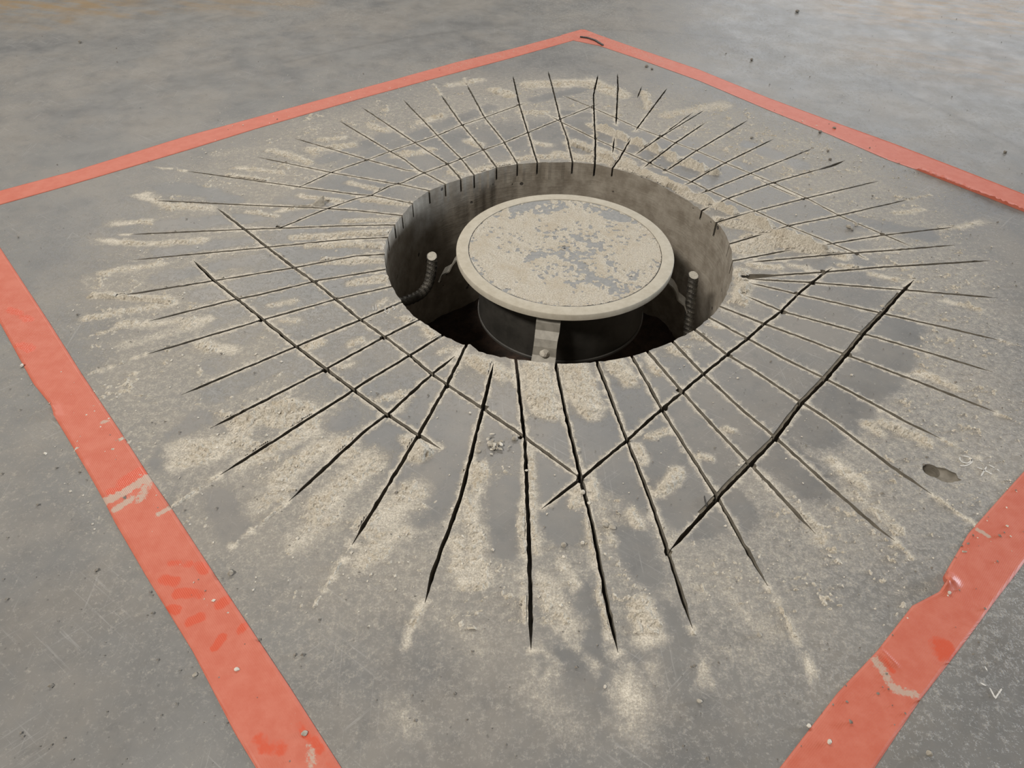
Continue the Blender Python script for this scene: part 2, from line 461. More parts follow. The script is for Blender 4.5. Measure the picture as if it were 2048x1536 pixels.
# loose dust: (amount, half width mm, pixel polyline); negative = swept clean
STROKES = [
    (1.2, 13, [(975, 735), (1008, 748)]), (1.15, 11, [(945, 722), (985, 738)]), (1.3, 17, [(1075, 735), (1085, 800), (1098, 818)]), (1.3, 17, [(1152, 740), (1168, 800), (1180, 820)]),
    (1.15, 12, [(1228, 728), (1262, 765)]), (0.95, 8, [(1292, 718), (1320, 745)]), (1.0, 9, [(1345, 697), (1368, 705)]), (0.9, 7, [(1420, 650), (1440, 655)]), (0.9, 8, [(1392, 668), (1408, 676)]),
    (1.2, 12, [(1482, 600), (1488, 572), (1480, 545)]), (1.3, 16, [(1482, 500), (1560, 482)]), (1.2, 13, [(1500, 475), (1640, 503)]), (1.2, 12, [(1440, 440), (1560, 470), (1690, 512)]),
    (1.5, 8, [(1360, 384), (1470, 428), (1580, 472), (1650, 500)]), (1.2, 8, [(1300, 352), (1420, 403)]), (1.0, 8, [(1500, 530), (1560, 535)]),
    (1.4, 9, [(1180, 250), (1260, 280), (1360, 320), (1430, 345)]), (1.0, 8, [(1250, 330), (1330, 362)]), (1.25, 15, [(1120, 310), (1220, 322), (1290, 348)]), (1.25, 12, [(1140, 285), (1200, 302), (1262, 325)]),
    (1.1, 8, [(1340, 318), (1420, 345)]), (1.1, 10, [(955, 342), (1060, 315), (1120, 312)]), (1.05, 9, [(905, 345), (925, 350)]),
    (1.0, 24, [(1060, 170), (1180, 165), (1240, 190)]), (1.0, 18, [(990, 180), (1020, 190)]), (0.9, 16, [(900, 170), (960, 160)]), (1.0, 14, [(740, 250), (772, 262)]), (1.0, 12, [(840, 245), (882, 232)]), (1.0, 11, [(935, 282), (962, 290)]),
    (0.85, 12, [(790, 312), (860, 300)]), (0.95, 12, [(1285, 185), (1300, 218)]), (1.0, 10, [(1040, 225), (1090, 225)]), (0.9, 9, [(1070, 285), (1100, 290)]),
    (1.0, 12, [(620, 300), (700, 290)]), (1.0, 10, [(545, 300), (620, 325)]), (0.9, 9, [(460, 352), (530, 362)]), (0.9, 8, [(480, 335), (560, 345)]), (1.0, 8, [(600, 392), (680, 402)]), (0.95, 7, [(560, 422), (640, 410)]),
    (0.95, 8, [(640, 280), (690, 275)]), (0.9, 8, [(700, 365), (760, 380)]),
    (1.15, 8, [(590, 475), (782, 463)]), (1.15, 8, [(620, 490), (770, 490)]), (1.15, 8, [(650, 522), (765, 522)]), (1.0, 9, [(700, 566), (780, 555)]), (1.0, 7, [(690, 441), (792, 438)]), (1.05, 8, [(730, 400), (815, 408)]), (0.9, 6, [(495, 424), (555, 432)]),
    (0.85, 12, [(270, 385), (340, 412), (420, 415)]), (0.85, 9, [(240, 447), (300, 442)]), (0.92, 9, [(195, 480), (300, 487), (412, 480)]), (0.85, 9, [(210, 545), (320, 527)]), (0.95, 8, [(190, 590), (345, 600)]), (0.95, 7, [(172, 637), (352, 606)]),
    (0.8, 10, [(240, 650), (420, 640)]), (0.8, 14, [(250, 690), (400, 652)]), (0.85, 12, [(400, 690), (470, 700)]), (0.9, 9, [(365, 655), (410, 640)]),
    (1.2, 15, [(480, 850), (560, 815), (615, 818)]), (1.15, 12, [(540, 835), (620, 842)]), (1.0, 20, [(360, 895), (480, 880)]), (1.0, 16, [(355, 930), (450, 900)]), (1.0, 17, [(480, 930), (620, 860)]), (1.05, 20, [(560, 960), (650, 890), (690, 905)]),
    (1.0, 24, [(640, 1015), (735, 925)]), (1.15, 12, [(700, 955), (740, 930)]), (1.0, 22, [(745, 1050), (825, 990)]), (0.95, 18, [(725, 1120), (800, 1060)]), (1.05, 10, [(815, 885), (850, 903), (832, 918)]), (0.85, 22, [(600, 1080), (680, 1020)]), (0.85, 20, [(520, 1010), (580, 965)]),
    (-1.2, 9, [(318, 925), (355, 870), (400, 835)]), (-1.0, 10, [(660, 860), (700, 835)]), (-1.0, 14, [(720, 900), (780, 880), (830, 960), (850, 1000)]), (-0.6, 12, [(445, 1000), (465, 1060)]),
    (1.05, 8, [(1158, 985), (1150, 1008)]), (1.15, 8, [(1318, 985), (1352, 945)]), (1.15, 7, [(1265, 1022), (1276, 1048)]), (1.0, 6, [(1188, 960), (1195, 1000)]), (0.95, 6, [(1300, 875), (1332, 862)]), (0.95, 6, [(1280, 890), (1290, 922)]), (0.95, 5, [(1450, 858), (1462, 864)]), (0.85, 6, [(1400, 912), (1425, 918)]),
    (0.95, 9, [(955, 985), (962, 935)]), (0.85, 12, [(940, 1010), (962, 1160)]), (0.85, 7, [(1060, 900), (1070, 1100)]), (0.95, 14, [(1090, 1165), (1140, 1260)]), (0.95, 13, [(1282, 1205), (1300, 1270)]), (0.85, 13, [(905, 1080), (930, 1160)]), (0.8, 8, [(1120, 1130), (1150, 1175)]), (0.8, 5, [(1210, 1020), (1230, 1090)]),
    (0.85, 5, [(1046, 1000), (1050, 1240)]), (0.85, 5, [(1178, 1040), (1205, 1200), (1228, 1310)]), (0.85, 5, [(845, 1200), (815, 1290)]), (0.7, 5, [(955, 870), (915, 1010), (870, 1130)]),
    (0.9, 8, [(700, 692), (722, 682)]), (0.9, 8, [(618, 692), (640, 686)]), (0.8, 7, [(540, 612), (590, 600)]), (0.85, 7, [(680, 735), (702, 728)]), (1.05, 9, [(850, 657), (872, 675)]), (1.05, 7, [(812, 637), (832, 646)]), (0.95, 6, [(882, 706), (902, 698)]), (0.8, 6, [(755, 612), (775, 600)]),
    (0.7, 9, [(560, 640), (600, 640)]), (0.75, 8, [(760, 800), (800, 790)]), (0.7, 8, [(800, 820), (815, 790)]),
    (0.95, 10, [(1835, 745), (1900, 770)]), (0.95, 10, [(1765, 842), (1850, 882)]), (1.05, 9, [(1668, 920), (1730, 972)]), (1.05, 8, [(1730, 848), (1760, 868)]), (0.85, 8, [(1890, 602), (1960, 620)]), (0.95, 7, [(1685, 530), (1720, 537)]), (1.0, 7, [(1745, 548), (1792, 560)]), (0.9, 7, [(1580, 532), (1620, 536)]),
    (0.8, 14, [(1700, 985), (1800, 1062)]), (0.7, 16, [(1350, 1120), (1400, 1185)]), (0.72, 16, [(1450, 1185), (1540, 1265)]), (0.75, 12, [(1600, 1020), (1640, 1080)]), (0.7, 14, [(1880, 900), (1990, 960)]), (0.75, 9, [(1880, 460), (1990, 440)]), (0.8, 8, [(1790, 425), (1850, 420)]),
    (0.7, 26, [(1330, 230), (1450, 210)]), (0.65, 26, [(1450, 250), (1650, 300)]), (0.6, 24, [(1700, 340), (1850, 420)]), (0.6, 20, [(640, 250), (760, 215)]), (0.6, 24, [(430, 310), (560, 290)]), (0.6, 24, [(180, 560), (240, 600)]),
    (-0.7, 14, [(1420, 640), (1500, 700)]), (-0.8, 22, [(1480, 740), (1640, 640)]), (-0.8, 18, [(1370, 830), (1520, 800)]), (-0.8, 22, [(1640, 860), (1760, 740), (1800, 650)]), (-0.8, 22, [(1230, 930), (1390, 1030)]), (-0.7, 20, [(1540, 900), (1620, 960)]), (-0.7, 18, [(1400, 930), (1470, 1030)]),
    (-0.7, 14, [(1560, 420), (1740, 450), (1850, 470)]), (-0.7, 12, [(1460, 355), (1560, 400)]), (-0.6, 14, [(1500, 290), (1600, 330)]), (-0.7, 11, [(650, 320), (780, 270)]), (-0.7, 10, [(830, 270), (980, 215)]), (-0.6, 10, [(1070, 200), (1160, 180)]), (-0.6, 9, [(1130, 225), (1180, 230)]),
    (-0.7, 12, [(330, 375), (420, 385), (470, 400)]), (-0.7, 12, [(330, 450), (520, 435)]), (-0.7, 9, [(320, 505), (500, 480)]), (-0.7, 10, [(320, 555), (500, 520)]), (-0.8, 12, [(400, 590), (560, 555)]), (-0.7, 10, [(590, 515), (650, 500)]), (-0.7, 12, [(420, 640), (480, 620)]), (-0.7, 13, [(600, 600), (700, 640)]), (-0.7, 13, [(570, 720), (680, 660)]),
    (-0.6, 14, [(1000, 830), (1030, 810)]), (-0.7, 14, [(1100, 880), (1200, 880)]), (-0.7, 15, [(1110, 940), (1130, 1060)]), (-0.7, 16, [(880, 830), (920, 850)]), (-0.7, 18, [(890, 930), (850, 1010)]), (-0.6, 14, [(1010, 980), (1010, 1080)]), (-0.6, 14, [(1260, 1080), (1300, 1150)]), (-0.6, 14, [(1160, 1200), (1180, 1330)]), (-0.6, 12, [(1330, 1230), (1350, 1300)]),
    (0.62, 5, [(1075, 1290), (1180, 1400)]), (0.62, 5, [(1090, 1235), (1200, 1335)]), (0.62, 6, [(1245, 1325), (1395, 1435)]), (0.6, 5, [(1290, 1330), (1420, 1400)]), (0.6, 6, [(1075, 1350), (1160, 1460)]), (0.55, 4, [(870, 1340), (850, 1400), (800, 1455), (750, 1480)]),
    (-0.5, 4, [(1100, 1300), (1250, 1440)]), (-0.5, 4, [(1265, 1310), (1440, 1460)]), (-0.4, 4, [(1110, 1180), (1180, 1290)]), (0.6, 20, [(900, 1230), (960, 1290)]), (0.55, 18, [(1440, 1290), (1520, 1330)]),
    (-0.5, 14, [(440, 780), (560, 720)]), (-0.5, 12, [(430, 730), (500, 660)]),
]
STROKES = [(a if a < 0 or r < 14 or min(math.hypot(x - 1115, (y - 525) * 1.3) for x, y in p) < 470 else a * 0.80, r, p) for a, r, p in STROKES]
for s in SCRIBES:
    STROKES.append((0.95, 2.0, s))
STAINS_SHADE = [(1.0, 90, [(0, 12), (200, 6)]), (0.8, 22, [(130, 44), (215, 22)]), (0.7, 20, [(235, 32), (330, 22)]), (0.6, 60, [(380, 8), (600, 2)]), (0.5, 25, [(30, 48), (90, 55)]),
          (1.0, 130, [(1760, 20), (2048, 20)]), (1.0, 90, [(1990, 45), (2048, 40)]), (0.5, 120, [(1800, 110), (2048, 150)]), (0.45, 30, [(430, 10), (500, 26)])]  # brown staining; the upper-right strokes also paint in a dark reflection
SCUFFS = [(0.42, 5, [(570, 125), (660, 105), (800, 78), (955, 57)]), (0.4, 4, [(1120, 59), (1240, 60), (1340, 66), (1460, 76)]), (0.4, 5, [(1715, 142), (1800, 180), (1900, 228), (2000, 275), (2048, 300)]),
          (0.3, 20, [(920, 50), (1020, 50)]), (0.35, 8, [(1540, 100), (1555, 108)]), (0.3, 12, [(1440, 95), (1500, 110)]), (0.45, 4, [(1640, 205), (1670, 207), (1700, 185)]), (0.28, 60, [(40, 1330), (240, 1420)]), (0.3, 50, [(1850, 1480), (2048, 1350)])]

CEN = np.array([0.0656, 0.9396])
HR = 0.2676


def strokes_eval(P, L, soft=0.6, warp=None):
    """signed sum of soft strokes at plane points P"""
    out = np.zeros(len(P))
    for amt, r, pts in L:
        q = px(pts)
        r = r * 1e-3
        m = np.all((P > q.min(0) - 2 * r - 0.02) & (P < q.max(0) + 2 * r + 0.02), axis=1)
        if not m.any():
            continue
        Pm = P[m] if warp is None or r < 0.004 else P[m] + warp[m] * min(1.0, r / 0.012)
        d, _ = polydist(Pm, q)
        w = 1 - sstep(r * (1 - soft), r * (1 + soft), d)
        v = out[m]
        out[m] = np.maximum(v, amt * w) if amt > 0 else v + amt * w
    return out


def dust_density(P):
    r = np.linalg.norm(P - CEN, axis=1)
    wob = fbm(P, 9, 3, 5)
    rw = r + wob * 0.09
    ring = np.interp(rw, [0.25, 0.29, 0.33, 0.43, 0.475, 0.60, 0.68, 0.80, 0.95], [0.44, 0.38, 0.21, 0.20, 0.46, 0.45, 0.31, 0.18, 0.10])
    warp = np.stack([fbm(P, 45, 3, 21), fbm(P, 45, 3, 31)], 1) * 0.016
    pos = strokes_eval(P, [s for s in STROKES if s[0] > 0], 0.95, warp)
    neg = strokes_eval(P, [s for s in STROKES if s[0] < 0], 0.75, warp)
    return np.maximum(np.clip(ring + neg * 1.0, 0.02, 1), pos)


# ------------------------------------------------------------------ the sawn slab
def cut_polygon(C, w, ends):
    """jagged outline round centre line C, pointed at tapered ends"""
    C = resample(C, 0.006)
    T = np.gradient(C, axis=0)
    T /= np.linalg.norm(T, axis=1)[:, None]
    N = np.stack([-T[:, 1], T[:, 0]], 1)
    s = np.r_[0, np.cumsum(np.linalg.norm(np.diff(C, axis=0), axis=1))]
    k = np.ones(len(C))
    if ends[0]:
        k *= np.clip(s / 0.022, 0.12, 1)
    if ends[1]:
        k *= np.clip((s[-1] - s) / 0.022, 0.12, 1)
    j1 = RNG.normal(0, 0.00032, len(C))
    j2 = RNG.normal(0, 0.00032, len(C))
    A = C + N * (w / 2 * k + j1 * k)[:, None]
    B = C - N * (w / 2 * k + j2 * k)[:, None]
    return C, np.vstack([B, A[::-1]])


rimw = px(RIM)
rimw = resample(np.vstack([rimw, rimw[:1]]), 0.006)[:-1]
ang = np.arctan2(rimw[:, 1] - CEN[1], rimw[:, 0] - CEN[0])
rimw = rimw[np.argsort(ang)]
rimw += RNG.normal(0, 0.0005, rimw.shape)

verts2, faces2, fdepth = [], [], []


def add_face(P):
    i = len(verts2)
    verts2.extend(map(tuple, P))
    faces2.append(list(range(i, i + len(P))))
    return len(faces2) - 1


HOLE_F = add_face(rimw)
cuts = []
for w, pts in RADIAL:
    C = px(pts)
    d0 = np.linalg.norm(C[0] - CEN)
    near = np.min(np.linalg.norm(rimw - C[0], axis=1)) < 0.012
    if near:                                    # run through the rim into the hole
        t = (C[0] - C[1]) / np.linalg.norm(C[0] - C[1])
        C = np.vstack([C[0] + t * 0.014, C])
    cuts.append((C, w * 1e-3 * 1.16, (not near, True), 0.024 if w > 2.5 else 0.012))
for w, pts in CROSS:
    cuts.append((px(pts), w * 1e-3 * 1.02, (True, True), 0.024))
cutfaces = []
for C, w, ends, dep in cuts:
    c, poly = cut_polygon(C, w, ends)
    cutfaces.append((add_face(poly), c, w, ends, dep))
# spalls broken out where the kerfs cross, the drilled hole, and a deep gouge by the rim
spalls = {}
for (i, j) in [(a, b) for a in range(len(RADIAL)) for b in range(len(RADIAL), len(cuts))]:
    A, B = cuts[i][0], cuts[j][0]
    d, _ = polydist(resample(A, 0.002), B)
    k = int(np.argmin(d))
    if d[k] < 0.003 and random.random() < 0.75:
        c = resample(A, 0.002)[k] + RNG.normal(0, 0.0018, 2)
        n = 7
        r = random.uniform(0.0032, 0.0058)
        th = np.sort(RNG.uniform(0, 2 * math.pi, n)) * 0.3 + np.linspace(0, 2 * math.pi, n, endpoint=False) * 0.7
        P = np.stack([c[0] + np.cos(th) * r * RNG.uniform(0.6, 1.2, n), c[1] + np.sin(th) * r * RNG.uniform(0.6, 1.2, n)], 1)
        spalls[add_face(P)] = random.uniform(0.003, 0.007)
bl = cuts[len(RADIAL) + 3][0]
bl = resample(bl, 0.012)[5:-4]
bt = np.gradient(bl, axis=0)
bt /= np.linalg.norm(bt, axis=1)[:, None]
bn = np.stack([-bt[:, 1], bt[:, 0]], 1)
if bn[0] @ np.array([-1.0, 1.0]) < 0:
    bn = -bn
spalls[add_face(np.vstack([bl + bn * 0.001, (bl + bn * (0.0052 + RNG.normal(0, 0.0004, (len(bl), 1))))[::-1]]))] = 0.0022
gouge = px([(1480, 557), (1484, 550), (1500, 548), (1525, 548), (1548, 549), (1575, 549), (1550, 553), (1520, 556), (1500, 559)])
spalls[add_face(gouge[::-1] if np.cross(gouge[1] - gouge[0], gouge[2] - gouge[0]) < 0 else gouge)] = 0.007
dc = px([(1863, 941)])[0]
th = np.linspace(0, 2 * math.pi, 28, endpoint=False)
DRILL_F = add_face(np.stack([dc[0] + 0.0092 * np.cos(th), dc[1] + 0.0092 * np.sin(th)], 1))
spalls[DRILL_F] = 0.016
ga = np.linspace(0, 2 * math.pi, 22, endpoint=False)
gl = px([(1884 + 36 * math.cos(a) * random.uniform(0.85, 1.1) + 6 * math.sin(a), 948 + 15 * math.sin(a) * random.uniform(0.85, 1.1) + 8 * math.cos(a)) for a in ga])
GOUGE2 = add_face(gl if np.cross(gl[1] - gl[0], gl[2] - gl[0]) > 0 else gl[::-1])
spalls[GOUGE2] = 0.0013
for k, f in enumerate(faces2):                   # counter-clockwise everywhere
    P = np.array([verts2[i] for i in f])
    ar = 0.5 * np.sum(P[:, 0] * np.roll(P[:, 1], -1) - np.roll(P[:, 0], -1) * P[:, 1])
    if ar < 0:
        faces2[k] = f[::-1]


def near_cut(P):
    d = np.full(len(P), 1e9)
    for C, w, e, dep in cuts:
        m = np.all((P > C.min(0) - 0.03) & (P < C.max(0) + 0.03), axis=1)
        if m.any():
            q, _ = polydist(P[m], C)
            d[m] = np.minimum(d[m], q - w / 2)
    return d


def grid(x0, x1, y0, y1, st):
    X, Y = np.meshgrid(np.arange(x0, x1 + st / 2, st), np.arange(y0, y1 + st / 2, st))
    return np.stack([X.ravel(), Y.ravel()], 1)


FX0, FX1, FY0, FY1 = -3.6, 4.4, -1.2, 6.8
G1 = grid(-0.62, 0.76, 0.28, 1.62, 0.0065)
rr = np.linalg.norm(G1 - CEN, axis=1)
G1 = G1[(rr > HR - 0.02)]
G1 = G1 + RNG.uniform(-0.0015, 0.0015, G1.shape)
dcut = near_cut(G1)
pin, _ = polydist(G1, np.vstack([rimw, rimw[:1]]))
inside = (np.linalg.norm(G1 - CEN, axis=1) < HR) & (pin < 0.05)
G1 = G1[(dcut > 0.0022) & (pin > 0.003)]
G2 = grid(-1.9, 2.3, 0.1, 2.9, 0.026)
G2 = G2[~((G2[:, 0] > -0.635) & (G2[:, 0] < 0.775) & (G2[:, 1] > 0.265) & (G2[:, 1] < 1.635))]
G3 = grid(FX0, FX1, FY0, FY1, 0.4)
G3 = G3[~((G3[:, 0] > -2.1) & (G3[:, 0] < 2.5) & (G3[:, 1] > -0.1) & (G3[:, 1] < 3.1))]
# scuff lines on the far floor get their own fine points
GS = []
for amt, r, pts in SCUFFS[:3]:
    c = resample(px(pts), 0.012)
    t = np.gradient(c, axis=0)
    t /= np.linalg.norm(t, axis=1)[:, None]
    n = np.stack([-t[:, 1], t[:, 0]], 1)
    for o in (-0.012, -0.005, 0, 0.005, 0.012):
        GS.append(c + n * o)
GS = np.vstack(GS)
GS = GS[(GS[:, 0] > FX0) & (GS[:, 0] < FX1)]
GALL = np.vstack([G1, G2, G3, GS])
allv = [Vector(v) for v in verts2] + [Vector(v) for v in GALL]
cv, ce, cf, ov, oe, of = delaunay_2d_cdt(allv, [], faces2, 0, 1e-6)
V2 = np.array([(v.x, v.y) for v in cv])
cutidx = {f for f, *_ in cutfaces}
TOP, SLOT, HOLE = 0, 1, 2
kind = np.zeros(len(cf), int)
for i, ofs in enumerate(of):
    s = set(ofs)
    if HOLE_F in s:
        kind[i] = HOLE
    elif s:
        kind[i] = SLOT
F2 = np.array([list(f) for f in cf])
c2 = V2[F2].mean(1)

# depth under each slot vertex
slotv = np.unique(F2[kind == SLOT])
depth = np.zeros(len(V2))
SP = V2[slotv]
dd = np.full(len(slotv), 0.0008)
for f, C, w, ends, dep in cutfaces:
    m = np.all((SP > C.min(0) - 0.01) & (SP < C.max(0) + 0.01), axis=1)
    if not m.any():
        continue
    d, arc = polydist(SP[m], C)
    L = np.linalg.norm(np.diff(C, axis=0), axis=1).sum()
    s = np.full(m.sum(), 1.0)
    if ends[0]:
        s = np.minimum(s, arc / 0.085)
    if ends[1]:
        s = np.minimum(s, (L - arc) / 0.085)
    s = np.clip(s, 0, 1)
    dv = dep * np.sqrt(np.clip(1 - (1 - s) ** 2, 0, 1)) * (1 + 0.22 * fbm(SP[m], 30, 2, 3)) + 0.0006
    dd[m] = np.maximum(dd[m], np.where(d < w / 2 + 0.0012, dv, 0))
depth[slotv] = dd
tri_sp = {}
for i, ofs in enumerate(of):
    if kind[i] != SLOT:
        continue
    s = set(ofs)
    if not (s & cutidx):
        tri_sp[i] = min((spalls[k] for k in s if k in spalls and k == DRILL_F), default=max((spalls[k] for k in s if k in spalls), default=0.002))

# connected pieces of the top surface
edge_t = {}
for i, f in enumerate(F2):
    for a, b in ((f[0], f[1]), (f[1], f[2]), (f[2], f[0])):
        edge_t.setdefault((min(a, b), max(a, b)), []).append(i)
comp = np.full(len(F2), -1)
nc = 0
adj = [[] for _ in range(len(F2))]
for e, ts in edge_t.items():
    if len(ts) == 2 and kind[ts[0]] == TOP and kind[ts[1]] == TOP:
        adj[ts[0]].append(ts[1])
        adj[ts[1]].append(ts[0])
for i in range(len(F2)):
    if kind[i] != TOP or comp[i] >= 0:
        continue
    st = [i]
    comp[i] = nc
    while st:
        k = st.pop()
        for j in adj[k]:
            if comp[j] < 0:
                comp[j] = nc
                st.append(j)
    nc += 1
areas = np.zeros(nc)
v0, v1, v2_ = V2[F2[:, 0]], V2[F2[:, 1]], V2[F2[:, 2]]
ta = 0.5 * np.abs((v1[:, 0] - v0[:, 0]) * (v2_[:, 1] - v0[:, 1]) - (v2_[:, 0] - v0[:, 0]) * (v1[:, 1] - v0[:, 1]))
for k in range(nc):
    areas[k] = ta[comp == k].sum()
main = int(np.argmax(areas))
own = np.where((comp >= 0) & (areas[comp] > 6e-5), comp, main)      # crumbs stay with the slab
own[kind != TOP] = main

# cover attributes for every plan vertex
den = dust_density(V2)
dcv = near_cut(V2)
rv = np.linalg.norm(V2 - CEN, axis=1)
edge = np.where(dcv < 0.0012, 0.85, 0) * sstep(0.62, 0.5, rv)
film = np.clip(np.maximum(den * 0.95, edge), 0, 1.2)
far = np.clip(0.17 + 0.5 * fbm(V2, 2.3, 4, 40), 0, 0.34)
film = np.maximum(film, far)
stain_shade = np.clip(strokes_eval(V2, STAINS_SHADE, 0.9), 0, 1)
scuff = np.clip(strokes_eval(V2, SCUFFS, 0.9), 0, 1)
Z0 = -0.034                                     # pieces are skirted down to here


def top_z(i, t):
    if kind[t] == TOP:
        return 0.0
    if t in tri_sp:
        return -tri_sp[t]
    return -depth[i]


builds = {}


def B(k):
    return builds.setdefault(k, {'v': [], 'f': [], 'm': [], 'c': [], 'map': {}})


def bv(b, i, z, cov=True):
    key = (i, round(z, 6))
    if key not in b['map']:
        b['map'][key] = len(b['v'])
        b['v'].append((V2[i, 0], V2[i, 1], z))
        b['c'].append((film[i], stain_shade[i], scuff[i]))
    return b['map'][key]


for i, f in enumerate(F2):
    if kind[i] == HOLE:
        continue
    b = B(own[i])
    b['f'].append([bv(b, j, top_z(j, i)) for j in f])
    b['m'].append(0 if kind[i] == TOP else 1)
    for a, c in ((f[0], f[1]), (f[1], f[2]), (f[2], f[0])):
        ts = edge_t[(min(a, c), max(a, c))]
        o = [t for t in ts if t != i]
        za, zc = top_z(a, i), top_z(c, i)
        if not o:
            continue
        o = o[0]
        wm = 1
        if kind[o] == HOLE:
            la = lc = Z0
            wm = 2
        else:
            la, lc = top_z(a, o), top_z(c, o)
            if own[i] != main:
                la = lc = min(la, lc, -0.001)
        if za - la > 1e-6 or zc - lc > 1e-6:
            q = [bv(b, a, za), bv(b, a, min(la, za)), bv(b, c, min(lc, zc)), bv(b, c, zc)]
            q = [q[k] for k in range(4) if q[k] != q[k - 1]]
            if len(q) >= 3:
                b['f'].append(q)
                b['m'].append(wm)


def cover_attr(o, c):
    at = o.data.attributes.new('cover', 'FLOAT_COLOR', 'POINT')
    at.data.foreach_set('color', np.c_[np.array(c), np.ones(len(c))].astype(np.float32).ravel())


bm_ = builds.pop(main)
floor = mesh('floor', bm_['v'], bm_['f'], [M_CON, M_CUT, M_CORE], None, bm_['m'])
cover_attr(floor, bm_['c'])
tag(floor, 'grey concrete floor slab with a round hole and radiating saw cuts', 'floor', kind='structure')
for k, b in builds.items():
    P = np.array(b['v'])
    c = (*P[:, :2].mean(0), 0.0)
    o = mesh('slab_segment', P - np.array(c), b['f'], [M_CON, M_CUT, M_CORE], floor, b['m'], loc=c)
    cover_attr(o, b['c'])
print('SEGMENTS', len(builds), 'plan tris', len(F2))

# side of the cored hole below the saw cuts, and the ragged underside
n = len(rimw)
lv = []
levels = [Z0, -0.06, -0.09, -0.12, -0.15, -0.32]
for k, z in enumerate(levels):
    out = 0.0 if k < 5 else 0.006
    for p in rimw:
        u = (p - CEN) / np.linalg.norm(p - CEN)
        w = 0.0 if k == 0 else 0.0025 * float(fbm(np.array([[math.atan2(u[1], u[0]) * 3, z * 20]]), 3, 3, 9)[0])
        lv.append((*(p + u * (w + out)), z))
lf = []
for k in range(len(levels) - 1):
    for i in range(n):
        j = (i + 1) % n
        lf.append((k * n + i, k * n + j, (k + 1) * n + j, (k + 1) * n + i))
tag(mesh('hole_wall', lv, lf, [M_CORE], floor, smooth=True), 'dusty brown cored side of the round hole')

# soil at the bottom of the hole
SZ = -0.275
sv, sf = [], []
NR, NA = 26, 72
for i in range(NR + 1):
    for j in range(NA):
        a, r = 2 * math.pi * j / NA, 0.30 * i / NR
        sv.append((CEN[0] + r * math.cos(a), CEN[1] + r * math.sin(a)))
sp_ = np.array(sv)
sz = SZ + 0.045 * fbm(sp_, 14, 4, 60) + 0.012 * fbm(sp_, 70, 3, 66)
sv = [(p[0], p[1], z) for p, z in zip(sp_, sz)]
for i in range(NR):
    for j in range(NA):
        k = (j + 1) % NA
        sf.append((i * NA + j, (i + 1) * NA + j, (i + 1) * NA + k, i * NA + k))
tag(mesh('soil_bed', sv, sf, [M_SOIL], smooth=True), 'dark brown soil at the bottom of the round hole', 'soil', kind='stuff')

# ------------------------------------------------------------------ floor box: ring, cover, can, straps
LC = np.array([0.0768, 0.9432])
LR, LZ = 0.1674, -0.006
box = empty('floor_box', (LC[0], LC[1], -0.135))
tag(box, 'round dust-covered floor box with flat lid standing in the hole', 'floor box')
OFF = Vector((0, 0, 0.135))


def lathe(name, prof, mat, parent, seg=128, loc=(0, 0, 0), close=True):
    v, f = [], []
    for j in range(seg):
        a = 2 * math.pi * j / seg
        for r, z in prof:
            v.append((r * math.cos(a), r * math.sin(a), z))
    m = len(prof)
    for j in range(seg):
        k = (j + 1) % seg
        for i in range(m - (0 if close else 1)):
            i2 = (i + 1) % m
            f.append((j * m + i, k * m + i, k * m + i2, j * m + i2))
    o = mesh(name, v, f, [mat], parent, smooth=False, loc=loc)
    o.data.polygons.foreach_set('use_smooth', [True] * len(f))
    md = o.modifiers.new('split', 'EDGE_SPLIT')
    md.split_angle = math.radians(28)
    return o


SR = 0.887 * LR
lathe('trim_ring', [(SR + 0.0002, LZ - 0.0115), (SR + 0.0002, LZ - 0.0003), (SR + 0.0006, LZ), (LR - 0.002, LZ), (LR - 0.0006, LZ - 0.0007), (LR, LZ - 0.002), (LR, LZ - 0.010), (LR - 0.002, LZ - 0.012), (SR - 0.01, LZ - 0.012)], M_RING, box, loc=OFF)
cp = lathe('cover_plate', [(0.0018, LZ - 0.006), (0.0018, LZ - 0.0014), (0.0026, LZ - 0.0008), (SR - 0.0010, LZ - 0.0008), (SR - 0.0006, LZ - 0.0012), (SR - 0.0006, LZ - 0.006)], M_PLATE, box, loc=OFF)
CR = 0.134
can = lathe('can', [(CR, LZ - 0.012), (CR, -0.120), (CR - 0.004, -0.128), (CR - 0.006, -0.1285), (0.002, -0.1285), (0.002, -0.126), (CR - 0.01, -0.125), (CR - 0.004, -0.118), (CR - 0.003, LZ - 0.012)], M_CAN, box, loc=OFF)
lathe('can_lip', [(CR + 0.0022, -0.124), (CR + 0.0022, -0.1205), (CR + 0.0004, -0.1195), (CR + 0.0004, -0.126)], M_CAN, can)

